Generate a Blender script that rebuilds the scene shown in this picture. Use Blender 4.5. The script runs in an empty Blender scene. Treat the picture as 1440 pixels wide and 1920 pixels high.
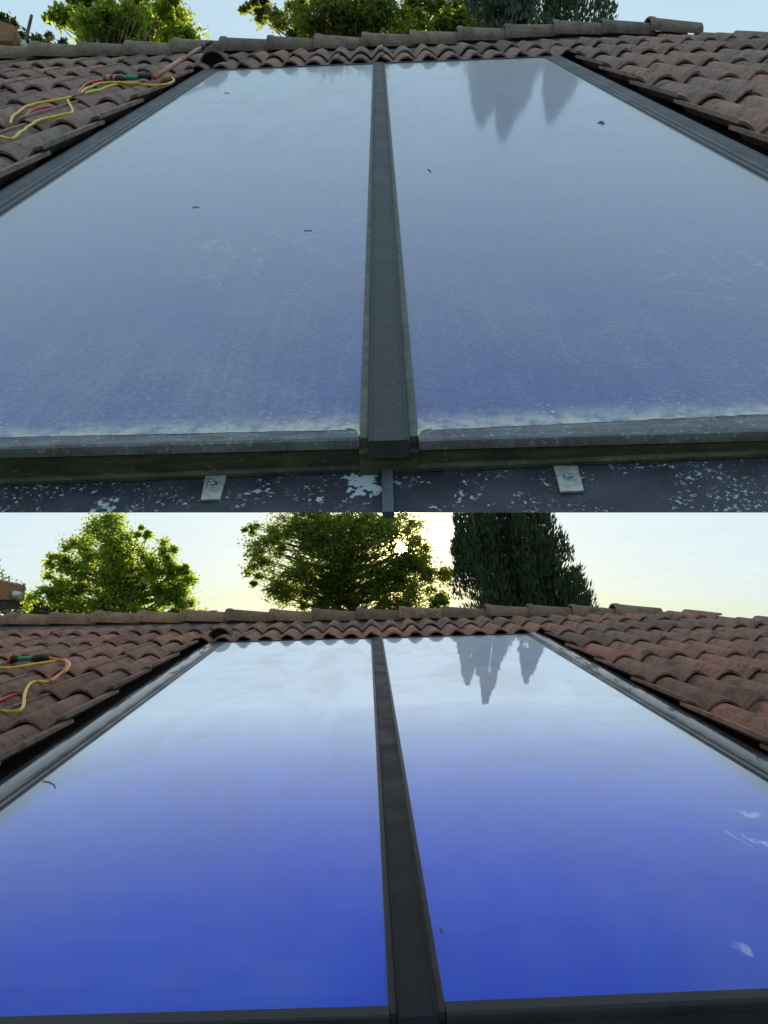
import bpy, bmesh, math, random
from mathutils import Vector, Matrix, noise

random.seed(7)
R = math.radians
sc = bpy.context.scene
COL = sc.collection

# ------------------------------------------------------------------ camera
CAM = Vector((0, 0, 5.0))
PITCH = R(10)
F, CX, CY = 1400.0, 720.0, 960.0          # focal length in photo pixels (1440 x 1920)
cd = bpy.data.cameras.new('camera')
cam = bpy.data.objects.new('camera', cd)
COL.objects.link(cam)
cam.location = CAM
cam.rotation_euler = (R(90) + PITCH, 0, 0)
cd.sensor_fit = 'VERTICAL'
cd.sensor_height = 24.0
cd.lens = F / 1920.0 * 24.0
cd.clip_start = 0.02
cd.clip_end = 3000
sc.camera = cam
sc.render.resolution_x, sc.render.resolution_y = 768, 1024

# ------------------------------------------------------------------ sky, sun, exposure
SUN_EL, SUN_AZ = R(7.2), R(1.3)           # elevation, degrees to the right of straight ahead
SUN_DIR = Vector((math.cos(SUN_EL) * math.sin(SUN_AZ), math.cos(SUN_EL) * math.cos(SUN_AZ), math.sin(SUN_EL)))
SKY_STRENGTH, SUN_STRENGTH, EXPOSURE = 0.15, 5.0, 1.0
world = bpy.data.worlds.new('World')
sc.world = world
world.use_nodes = True
wn, wl = world.node_tree.nodes, world.node_tree.links
wn.clear()
w_out = wn.new('ShaderNodeOutputWorld')
w_bg = wn.new('ShaderNodeBackground')
sky = wn.new('ShaderNodeTexSky')
sky.sky_type = 'NISHITA'
sky.sun_disc = False
sky.sun_elevation = SUN_EL
sky.sun_rotation = SUN_AZ
sky.altitude = 200
sky.air_density = 1.0
sky.dust_density = 1.6
sky.ozone_density = 2.5
w_bg.inputs['Strength'].default_value = SKY_STRENGTH
# the sun's disc and the narrow bright aureole that surrounds it
geo = wn.new('ShaderNodeTexCoord')
dot = wn.new('ShaderNodeVectorMath'); dot.operation = 'DOT_PRODUCT'
dot.inputs[1].default_value = SUN_DIR
wl.new(geo.outputs['Generated'], dot.inputs[0])
def wmath(op, a, b=None, clamp=False):
    n = wn.new('ShaderNodeMath'); n.operation = op; n.use_clamp = clamp
    for i, v in enumerate((a, b)):
        if v is None: continue
        if isinstance(v, (int, float)): n.inputs[i].default_value = v
        else: wl.new(v, n.inputs[i])
    return n.outputs[0]
cosang = dot.outputs['Value']
pos = wmath('MAXIMUM', cosang, 0.0)
disc = wmath('MULTIPLY', wmath('GREATER_THAN', cosang, math.cos(R(0.36))), 700.0)
halo = wmath('MULTIPLY', wmath('POWER', pos, 6000.0), 60.0)
aur = wmath('MULTIPLY', wmath('POWER', pos, 420.0), 8.0)
tot = wmath('ADD', disc, wmath('ADD', halo, aur))
glow = wn.new('ShaderNodeVectorMath'); glow.operation = 'SCALE'
glow.inputs[0].default_value = (1.0, 0.66, 0.24)
wl.new(tot, glow.inputs['Scale'])
addg = wn.new('ShaderNodeVectorMath'); addg.operation = 'ADD'
# a thin even veil of high haze over the clear sky: the morning sky is pale all round
gam = wn.new('ShaderNodeGamma'); gam.inputs['Gamma'].default_value = 0.45
hs = wn.new('ShaderNodeHueSaturation'); hs.inputs['Saturation'].default_value = 1.6
wl.new(sky.outputs['Color'], hs.inputs['Color'])
wl.new(hs.outputs[0], gam.inputs['Color'])
thin = wn.new('ShaderNodeVectorMath'); thin.operation = 'SCALE'; thin.inputs['Scale'].default_value = 0.34
wl.new(gam.outputs[0], thin.inputs[0])
veil = wn.new('ShaderNodeVectorMath'); veil.operation = 'ADD'; 
wl.new(thin.outputs[0], veil.inputs[0])
# faint ripples of high cloud in the veil, laid out on a flat layer overhead
sepd = wn.new('ShaderNodeSeparateXYZ'); wl.new(geo.outputs['Generated'], sepd.inputs[0])
hz = wmath('ADD', wmath('ABSOLUTE', sepd.outputs[2]), 0.12)
cmb = wn.new('ShaderNodeCombineXYZ')
wl.new(wmath('DIVIDE', sepd.outputs[0], hz), cmb.inputs[0]); wl.new(wmath('DIVIDE', sepd.outputs[1], hz), cmb.inputs[1])
mpc = wn.new('ShaderNodeMapping'); mpc.inputs['Rotation'].default_value = (0, 0, 0.5); mpc.inputs['Scale'].default_value = (1.0, 3.2, 1.0)
wl.new(cmb.outputs[0], mpc.inputs[0])
cn = wn.new('ShaderNodeTexNoise'); cn.inputs['Scale'].default_value = 2.2; cn.inputs['Detail'].default_value = 5; cn.inputs['Distortion'].default_value = 0.4
wl.new(mpc.outputs[0], cn.inputs['Vector'])
rip = wmath('ADD', wmath('MULTIPLY', cn.outputs['Fac'], 0.16), 0.92)
vsc = wn.new('ShaderNodeVectorMath'); vsc.operation = 'SCALE'; vsc.inputs[0].default_value = (1.72, 2.15, 2.40)
wl.new(rip, vsc.inputs['Scale']); wl.new(vsc.outputs[0], veil.inputs[1])
wl.new(veil.outputs[0], addg.inputs[0])
wl.new(glow.outputs[0], addg.inputs[1])
wl.new(addg.outputs[0], w_bg.inputs['Color'])
wl.new(w_bg.outputs[0], w_out.inputs['Surface'])

sd = bpy.data.lights.new('sun', 'SUN')
sd.energy = SUN_STRENGTH
sd.angle = R(0.53)
sd.color = (1.0, 0.86, 0.66)
sun = bpy.data.objects.new('sun', sd)
COL.objects.link(sun)
sun.rotation_euler = (-SUN_DIR).to_track_quat('-Z', 'Y').to_euler()
sun.location = (0, 60, 30)

sc.view_settings.view_transform = 'Standard'
sc.view_settings.look = 'None'
sc.view_settings.gamma = 1.0
sc.view_settings.use_curve_mapping = False
sc.view_settings.exposure = EXPOSURE
sc.cycles.max_bounces = 8
sc.cycles.transparent_max_bounces = 12
sc.cycles.use_denoising = True
sc.cycles.sample_clamp_indirect = 6.0

# ------------------------------------------------------------------ geometry of the place
cp, sp = math.cos(PITCH), math.sin(PITCH)
C_R, C_U, C_F = Vector((1, 0, 0)), Vector((0, -sp, cp)), Vector((0, cp, sp))
def ray(x, y):
    return C_F + C_R * ((x - CX) / F) - C_U * ((y - CY) / F)
def at(x, y, z):
    "world point seen at photo pixel x, y at depth z"
    return CAM + ray(x, y) * z
def proj(P):
    d = P - CAM
    z = d.dot(C_F)
    return (CX + F * d.dot(C_R) / z, CY - F * d.dot(C_U) / z)

class Slope:
    "a pitched roof face: u across, v up the slope, w out of the face; w = 0 is the collectors' glass"
    def __init__(s, yaw, pitch, roll, o):
        s.M = Matrix.Rotation(R(yaw), 3, 'Z') @ Matrix.Rotation(R(pitch), 3, 'X') @ Matrix.Rotation(R(roll), 3, 'Y')
        s.o = CAM + Vector(o)
        s.mw = Matrix.Translation(s.o) @ s.M.to_4x4()
    def pt(s, u, v, w=0):
        return s.o + s.M @ Vector((u, v, w))
    def inv(s, x, y, w=0):
        n = s.M.col[2]
        o2 = s.o + n * w
        d = ray(x, y)
        P = CAM + d * (n.dot(o2 - CAM) / n.dot(d))
        q = s.M.transposed() @ (P - o2)
        return q.x, q.y
UP = Slope(0.6836, 46.166, -2.392, (0.02106, 1.14324, 0.33422))
LO = Slope(1.4122, 8.0484, -1.5389, (0.05200, 1.44005, -0.62319))

# ------------------------------------------------------------------ helpers
def link(o, parent=None, mw=None):
    COL.objects.link(o)
    if parent is not None:
        o.parent = parent
    if mw is not None:
        o.matrix_basis = mw
    return o
def empty(name, mw=None, parent=None):
    o = bpy.data.objects.new(name, None)
    o.empty_display_size = 0.1
    return link(o, parent, mw)
def tag(o, label=None, cat=None, group=None, kind=None):
    if label: o['label'] = label
    if cat: o['category'] = cat
    if group: o['group'] = group
    if kind: o['kind'] = kind
    return o
def mesh_from(verts, faces, mats=None, smooth=False, name='m', fm=None):
    me = bpy.data.meshes.new(name)
    me.from_pydata([tuple(v) for v in verts], [], faces)
    if mats:
        for m in (mats if isinstance(mats, (list, tuple)) else [mats]):
            me.materials.append(m)
    if fm:
        me.polygons.foreach_set('material_index', fm)
    if smooth:
        me.polygons.foreach_set('use_smooth', [True] * len(me.polygons))
    me.update()
    return me
def bm_obj(name, bm, mat, parent=None, mw=None, smooth=False, angle=None):
    me = bpy.data.meshes.new(name)
    bmesh.ops.recalc_face_normals(bm, faces=bm.faces)
    bm.to_mesh(me); bm.free()
    for m in (mat if isinstance(mat, (list, tuple)) else [mat]):
        me.materials.append(m)
    if smooth or angle:
        me.polygons.foreach_set('use_smooth', [True] * len(me.polygons))
        if angle:
            me.set_sharp_from_angle(angle=R(angle))
    return link(bpy.data.objects.new(name, me), parent, mw)
def box(bm, u0, u1, v0, v1, w0, w1, bevel=0.0):
    r = bmesh.ops.create_cube(bm, size=1.0)
    vs = r['verts']
    for p in vs:
        p.co = Vector(((u0 + u1) / 2 + p.co.x * (u1 - u0), (v0 + v1) / 2 + p.co.y * (v1 - v0), (w0 + w1) / 2 + p.co.z * (w1 - w0)))
    if bevel:
        es = list({e for p in vs for e in p.link_edges})
        bmesh.ops.bevel(bm, geom=es, offset=bevel, segments=2, profile=0.5, affect='EDGES')
def prism(bm, poly, axis, a, b):
    "extrude a 2D outline along an axis: axis 'v' takes (u, w), 'u' takes (v, w), 'w' takes (u, v)"
    def P(p, t):
        return {'v': (p[0], t, p[1]), 'u': (t, p[0], p[1]), 'w': (p[0], p[1], t)}[axis]
    A = [bm.verts.new(P(p, a)) for p in poly]
    B = [bm.verts.new(P(p, b)) for p in poly]
    n = len(poly)
    bm.faces.new(A); bm.faces.new(B[::-1])
    for i in range(n):
        bm.faces.new((A[i], B[i], B[(i + 1) % n], A[(i + 1) % n]))
def catmull(pts, per=6):
    out = []
    P = [pts[0]] + list(pts) + [pts[-1]]
    for i in range(1, len(P) - 2):
        a, b, c, d = P[i - 1], P[i], P[i + 1], P[i + 2]
        for k in range(per):
            t = k / per
            out.append(0.5 * (2 * b + (c - a) * t + (2 * a - 5 * b + 4 * c - d) * t * t + (3 * b - a - 3 * c + d) * t ** 3))
    out.append(pts[-1])
    return out
def tube(bm, pts, rad, seg=8, cap=True):
    n = len(pts)
    rings = []
    prev = None
    for i, p in enumerate(pts):
        t = (pts[min(i + 1, n - 1)] - pts[max(i - 1, 0)])
        if t.length < 1e-9: t = Vector((0, 0, 1))
        t.normalize()
        if prev is None:
            a = t.orthogonal().normalized()
        else:
            a = (prev - t * prev.dot(t))
            a = a.normalized() if a.length > 1e-6 else t.orthogonal().normalized()
        prev = a
        b = t.cross(a)
        r = rad[i] if isinstance(rad, (list, tuple)) else rad
        rings.append([bm.verts.new(p + (a * math.cos(2 * math.pi * k / seg) + b * math.sin(2 * math.pi * k / seg)) * r) for k in range(seg)])
    for i in range(n - 1):
        for k in range(seg):
            bm.faces.new((rings[i][k], rings[i][(k + 1) % seg], rings[i + 1][(k + 1) % seg], rings[i + 1][k]))
    if cap:
        bm.faces.new(rings[0][::-1]); bm.faces.new(rings[-1])

# ------------------------------------------------------------------ materials
class NT:
    def __init__(s, name):
        s.m = bpy.data.materials.new(name)
        s.m.use_nodes = True
        s.t = s.m.node_tree
        s.t.nodes.clear()
        s.out = s.n('ShaderNodeOutputMaterial')
    def n(s, typ, **kw):
        nd = s.t.nodes.new(typ)
        for k, v in kw.items():
            if k in nd.inputs.keys() if not hasattr(nd, k) else False:
                nd.inputs[k].default_value = v
            else:
                setattr(nd, k, v)
        return nd
    def put(s, sock, v):
        if isinstance(v, bpy.types.NodeSocket): s.t.links.new(v, sock)
        elif isinstance(v, (tuple, list)) and len(v) == 3 and sock.type == 'RGBA': sock.default_value = (*v, 1)
        else: sock.default_value = v
    def math(s, op, a, b=0.0, clamp=False):
        nd = s.n('ShaderNodeMath', operation=op, use_clamp=clamp)
        s.put(nd.inputs[0], a); s.put(nd.inputs[1], b)
        return nd.outputs[0]
    def noise(s, co, scale, detail=4, rough=0.55, dist=0.0):
        nd = s.n('ShaderNodeTexNoise')
        s.put(nd.inputs['Vector'], co)
        nd.inputs['Scale'].default_value = scale; nd.inputs['Detail'].default_value = detail
        nd.inputs['Roughness'].default_value = rough; nd.inputs['Distortion'].default_value = dist
        return nd.outputs['Fac']
    def voro(s, co, scale, feature='F1', rnd=1.0):
        nd = s.n('ShaderNodeTexVoronoi', feature=feature)
        s.put(nd.inputs['Vector'], co)
        nd.inputs['Scale'].default_value = scale
        nd.inputs['Randomness'].default_value = rnd
        return nd.outputs['Distance']
    def ramp(s, f, lo, hi, a=0.0, b=1.0):
        nd = s.n('ShaderNodeMapRange', clamp=True, interpolation_type='SMOOTHSTEP')
        s.put(nd.inputs['Value'], f)
        nd.inputs['From Min'].default_value = lo; nd.inputs['From Max'].default_value = hi
        nd.inputs['To Min'].default_value = a; nd.inputs['To Max'].default_value = b
        return nd.outputs['Result']
    def mix(s, f, a, b, mode='MIX'):
        nd = s.n('ShaderNodeMix', data_type='RGBA', blend_type=mode)
        s.put(nd.inputs['Factor'], f)
        s.put(nd.inputs['A'] if False else nd.inputs[6], a); s.put(nd.inputs[7], b)
        return nd.outputs[2]
    def co(s, which='Object', scale=None, off=None):
        c = s.n('ShaderNodeTexCoord').outputs[which]
        if scale or off:
            mp = s.n('ShaderNodeMapping')
            s.put(mp.inputs['Vector'], c)
            if scale: mp.inputs['Scale'].default_value = scale
            if off: mp.inputs['Location'].default_value = off
            c = mp.outputs[0]
        return c
    def rand_co(s, scale=17.0):
        "object coordinates shifted per object, so that no two pieces repeat"
        oi = s.n('ShaderNodeObjectInfo')
        c = s.n('ShaderNodeTexCoord').outputs['Object']
        v = s.n('ShaderNodeVectorMath', operation='SCALE')
        cmb = s.n('ShaderNodeCombineXYZ')
        for i in range(3): s.put(cmb.inputs[i], oi.outputs['Random'])
        s.put(v.inputs[0], cmb.outputs[0]); v.inputs['Scale'].default_value = scale
        a = s.n('ShaderNodeVectorMath', operation='ADD')
        s.put(a.inputs[0], c); s.put(a.inputs[1], v.outputs[0])
        return a.outputs[0], oi.outputs['Random']
    def bump(s, h, strength=0.3, dist=0.01):
        nd = s.n('ShaderNodeBump')
        s.put(nd.inputs['Height'], h)
        nd.inputs['Strength'].default_value = strength; nd.inputs['Distance'].default_value = dist
        return nd.outputs[0]
    def bsdf(s, color, rough=0.6, metal=0.0, spec=0.5, normal=None, **kw):
        b = s.n('ShaderNodeBsdfPrincipled')
        s.put(b.inputs['Base Color'], color); s.put(b.inputs['Roughness'], rough)
        s.put(b.inputs['Metallic'], metal); s.put(b.inputs['Specular IOR Level'], spec)
        if normal is not None: s.put(b.inputs['Normal'], normal)
        for k, v in kw.items(): s.put(b.inputs[k.replace('_', ' ')], v)
        return b.outputs[0]
    def done(s, shader):
        s.t.links.new(shader, s.out.inputs['Surface'])
        return s.m
MAT = {}
def mk_tile(name, base1, base2, moss):
    t = NT(name)
    c, rnd = t.rand_co()
    n1 = t.noise(c, 9, 6, 0.6)
    n2 = t.noise(c, 60, 4, 0.6)
    n3 = t.noise(c, 3.2, 3, 0.5)
    col = t.mix(t.ramp(t.math('ADD', t.math('MULTIPLY', rnd, 0.75), t.math('MULTIPLY', n3, 0.45)), 0.25, 0.95), base1, base2)
    col = t.mix(t.ramp(t.math('FRACT', t.math('MULTIPLY', rnd, 7.31)), 0.80, 0.95, 0.0, 0.55), col, (0.12, 0.10, 0.095))
    col = t.mix(t.ramp(n1, 0.42, 0.72, 0.0, 0.8), col, moss)
    col = t.mix(t.ramp(n2, 0.48, 0.7, 0, 0.65), col, (0.07, 0.058, 0.05))
    col = t.mix(t.math('MULTIPLY', t.ramp(t.noise(c, 260, 2), 0.55, 0.7), 0.35), col, (0.40, 0.31, 0.27))
    col = t.mix(t.math('MULTIPLY', t.ramp(t.noise(c, 5.5, 5, 0.65), 0.56, 0.68), 0.7), col, (0.075, 0.065, 0.06))
    sp_ = t.math('MULTIPLY', t.ramp(t.voro(c, 42), 0.17, 0.07), t.ramp(t.noise(c, 11, 2), 0.56, 0.66))
    col = t.mix(t.math('MULTIPLY', sp_, 0.7), col, (0.34, 0.33, 0.28))
    h = t.math('ADD', t.math('MULTIPLY', n2, 0.6), t.math('MULTIPLY', t.noise(c, 190, 2), 0.5))
    return t.done(t.bsdf(col, 0.86, 0, 0.25, t.bump(h, 0.75, 0.006)))
MAT['tile'] = mk_tile('tile_terracotta', (0.38, 0.215, 0.175), (0.27, 0.19, 0.165), (0.105, 0.085, 0.078))
MAT['ridge'] = mk_tile('tile_ridge_lichen', (0.27, 0.20, 0.16), (0.19, 0.145, 0.12), (0.095, 0.085, 0.055))

def mk_frame(name, col1, col2, rough=0.42, spots=0.35, metal=0.35, spec=0.5):
    t = NT(name)
    c = t.co('Object')
    n = t.noise(c, 5, 5, 0.6)
    f = t.noise(c, 140, 3, 0.6)
    col = t.mix(t.ramp(n, 0.35, 0.7), col1, col2)
    col = t.mix(t.math('MULTIPLY', t.ramp(f, 0.6, 0.72), spots), col, (0.28, 0.29, 0.30))
    return t.done(t.bsdf(col, t.ramp(n, 0.3, 0.8, rough - 0.1, rough + 0.15), metal, spec, t.bump(f, 0.12, 0.002)))
def mk_lip():
    t = NT('frame_lip_grimy')
    c = t.co('Object')
    n = t.noise(t.co('Object', (3, 22, 3)), 3, 6, 0.65, 0.4)
    f = t.noise(c, 120, 5, 0.65)
    g = t.noise(c, 22, 5, 0.65, 0.6)
    col = t.mix(t.ramp(n, 0.3, 0.7), (0.12, 0.125, 0.15), (0.22, 0.225, 0.25))
    col = t.mix(t.ramp(g, 0.48, 0.68, 0, 0.6), col, (0.10, 0.10, 0.085))
    col = t.mix(t.math('MULTIPLY', t.ramp(f, 0.56, 0.66), 0.65), col, (0.42, 0.42, 0.38))
    return t.done(t.bsdf(col, 0.7, 0, 0.3, t.bump(f, 0.3, 0.003)))
MAT['frame_old'] = mk_lip()
MAT['frame_new'] = mk_frame('frame_anthracite', (0.022, 0.022, 0.028), (0.032, 0.032, 0.04), 0.34, 0.06, 0.0, 0.22)
MAT['bar_old'] = mk_frame('cover_strip_dusty', (0.045, 0.047, 0.055), (0.065, 0.066, 0.07), 0.66, 0.3, 0.0, 0.3)
MAT['rail_old'] = mk_frame('side_rail_dull', (0.06, 0.06, 0.075), (0.085, 0.085, 0.10), 0.55, 0.3, 0.0, 0.35)
MAT['bar_new'] = mk_frame('cover_strip_clean', (0.026, 0.026, 0.033), (0.03, 0.03, 0.038), 0.5, 0.03, 0.0, 0.05)
MAT['flash_old'] = mk_frame('flashing_dull', (0.035, 0.036, 0.046), (0.06, 0.06, 0.07), 0.6, 0.3, 0.0)

def mk_wet():
    t = NT('flashing_washed_wet')
    c = t.co('Object')
    n = t.noise(t.co('Object', (9, 2.2, 9)), 1.6, 4, 0.6, 0.6)
    wet = t.ramp(n, 0.56, 0.60)
    col = t.mix(wet, (0.085, 0.09, 0.105), (0.02, 0.02, 0.025))
    return t.done(t.bsdf(col, t.math('ADD', t.math('MULTIPLY', wet, 0.3), 0.16), 0.35, 0.9, t.bump(t.noise(c, 60, 2), 0.08, 0.002)))
MAT['flash_wet'] = mk_wet()
def mk_front():
    t = NT('frame_front_mossy')
    c = t.co('Object', (3, 3, 12))
    n = t.noise(c, 4, 6, 0.65, 0.5)
    f = t.noise(t.co('Object'), 90, 3)
    col = t.mix(t.ramp(n, 0.35, 0.65), (0.05, 0.048, 0.04), (0.105, 0.105, 0.05))
    col = t.mix(t.math('MULTIPLY', t.ramp(f, 0.62, 0.7), 0.4), col, (0.2, 0.2, 0.16))
    return t.done(t.bsdf(col, 0.75, 0, 0.3, t.bump(f, 0.3, 0.003)))
MAT['front'] = mk_front()
def mk_apron():
    t = NT('apron_peeling_paint')
    c = t.co('Object')
    big = t.noise(c, 9, 3, 0.6)
    a = t.noise(c, 46, 8, 0.68, 0.3)
    b = t.noise(c, 150, 5, 0.65)
    speck = t.math('MULTIPLY', t.ramp(b, 0.585, 0.61), t.ramp(big, 0.45, 0.57))
    mask = t.math('MULTIPLY', t.ramp(a, 0.635, 0.65), t.ramp(big, 0.46, 0.60))
    peel = t.math('MAXIMUM', mask, speck)
    # one large chipped patch beside the seam, smaller ones further along
    for (x, y, r, th) in ((688, 911, 0.022, .38), (655, 935, 0.035, .52), (600, 945, 0.05, .54), (500, 925, 0.03, .53), (205, 945, 0.04, .52), (790, 912, 0.025, .53), (870, 940, 0.05, .545), (1010, 935, 0.03, .55)):
        uu, vv = UP.inv(x, y, -0.06)
        dv = t.n('ShaderNodeVectorMath', operation='DISTANCE'); t.put(dv.inputs[0], c); dv.inputs[1].default_value = (uu, vv, -0.062)
        peel = t.math('MAXIMUM', peel, t.math('MULTIPLY', t.ramp(t.math('SUBTRACT', a, t.math('MULTIPLY', dv.outputs['Value'], 0.10 / r)), th - .0, th + .012), 1.0))
    col = t.mix(t.ramp(t.noise(c, 14, 4), 0.35, 0.7), (0.018, 0.020, 0.034), (0.042, 0.046, 0.066))
    col = t.mix(peel, col, (0.40, 0.45, 0.50))
    return t.done(t.bsdf(col, 0.5, 0, 0.5, t.bump(t.math('ADD', t.math('MULTIPLY', peel, -1.0), t.math('MULTIPLY', b, 0.3)), 0.35, 0.002)))
MAT['apron'] = mk_apron()
def mk_absorber():
    t = NT('absorber_blue_coating')
    c = t.co('Object')
    n = t.noise(t.co('Object', (1.0, 0.7, 1)), 2.4, 5, 0.6, 0.8)
    col = t.mix(t.ramp(n, 0.3, 0.7), (0.001, 0.078, 0.80), (0.002, 0.11, 0.88))
    return t.done(t.bsdf(col, 0.34, 0.92, 0.4, t.bump(t.noise(c, 3, 3), 0.05, 0.02), Specular_Tint=(0.25, 0.42, 1.0)))
MAT['absorber'] = mk_absorber()

def fresnel2(t, ior=1.5):
    fr = t.n('ShaderNodeFresnel')
    # the pane is one sheet: it reflects alike from above and from below
    back = t.n('ShaderNodeNewGeometry').outputs['Backfacing']
    t.put(fr.inputs['IOR'], t.math('ADD', t.math('MULTIPLY', back, 1 / ior - ior), ior))
    f = fr.outputs[0]
    return t.math('DIVIDE', t.math('MULTIPLY', f, 2.0), t.math('ADD', f, 1.0))   # both faces of the pane
def mk_glass_clean():
    t = NT('glass_washed')
    tr = t.n('ShaderNodeBsdfTransparent'); tr.inputs[0].default_value = (0.93, 0.95, 0.96, 1)
    gl = t.n('ShaderNodeBsdfGlossy')
    gl.inputs['Color'].default_value = (0.88, 0.94, 1.0, 1)
    gl.inputs['Roughness'].default_value = 0.012
    wav = t.noise(t.co('Object', (1, 0.6, 1)), 1.7, 3, 0.5)
    t.put(gl.inputs['Normal'], t.bump(wav, 0.04, 0.03))
    m = t.n('ShaderNodeMixShader')
    ar = t.math('MINIMUM', t.math('MULTIPLY', t.math('POWER', fresnel2(t), 2.42), 5.4), 0.93)      # anti-reflection coated cover
    hz = t.n('ShaderNodeBsdfGlossy'); hz.inputs['Color'].default_value = (0.80, 0.89, 1.0, 1); hz.inputs['Roughness'].default_value = 0.42       # the thin film scatters part of it
    gm = t.n('ShaderNodeMixShader'); gm.inputs[0].default_value = 0.42
    t.put(gm.inputs[1], gl.outputs[0]); t.put(gm.inputs[2], hz.outputs[0])
    t.put(m.inputs[0], ar); t.put(m.inputs[1], tr.outputs[0]); t.put(m.inputs[2], gm.outputs[0])
    # dried water marks, a faint film, and cloud ripples' reflection painted into it
    c = t.co('Object')
    film_refl = t.ramp(t.noise(t.co('Object', (2.0, 0.8, 1)), 1.3, 6, 0.62, 1.2), 0.38, 0.68, 0.05, 0.9)
    rp = t.n('ShaderNodeMapping'); t.put(rp.inputs['Vector'], c); rp.inputs['Rotation'].default_value = (0, 0, 0.5); rp.inputs['Scale'].default_value = (1.2, 5.0, 1)
    film_refl = t.math('ADD', film_refl, t.ramp(t.noise(rp.outputs[0], 2.0, 4, 0.6, 0.5), 0.45, 0.7, 0.0, 0.6))
    film_refl = t.math('MULTIPLY', film_refl, t.math('MULTIPLY', fresnel2(t), 0.42))
    # pale cloud-like reflections, painted in as patches of stronger gloss
    for (x, y, r, k) in ((1412, 1568, 0.075, .75), (1400, 1525, 0.05, .6), (1402, 1782, 0.035, .35), (1200, 1447, 0.03, .8), (45, 1470, 0.02, .3)):
        u, v = LO.inv(x, y, 0)
        dv = t.n('ShaderNodeVectorMath', operation='DISTANCE'); t.put(dv.inputs[0], c); dv.inputs[1].default_value = (u, v, 0)
        sm = t.math('MULTIPLY', t.ramp(dv.outputs['Value'], r * .3, r * 1.5, 1, 0), t.ramp(t.noise(t.co('Object', (1, .5, 1)), 16, 5, 0.65, 0.6), 0.47, 0.60))
        ar = t.math('MAXIMUM', ar, t.math('MULTIPLY', sm, k))
    t.put(m.inputs[0], ar)
    speck = t.math('MULTIPLY', t.ramp(t.voro(c, 9), 0.03, 0.018), t.ramp(t.noise(c, 3, 2), 0.52, 0.58))
    film_refl = t.math('MAXIMUM', film_refl, t.math('MULTIPLY', speck, 0.7))
    df = t.n('ShaderNodeBsdfDiffuse'); df.inputs[0].default_value = (0.62, 0.64, 0.68, 1)
    m2 = t.n('ShaderNodeMixShader')
    t.put(m2.inputs[0], film_refl); t.put(m2.inputs[1], m.outputs[0]); t.put(m2.inputs[2], df.outputs[0])
    return t.done(m2.outputs[0])
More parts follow.
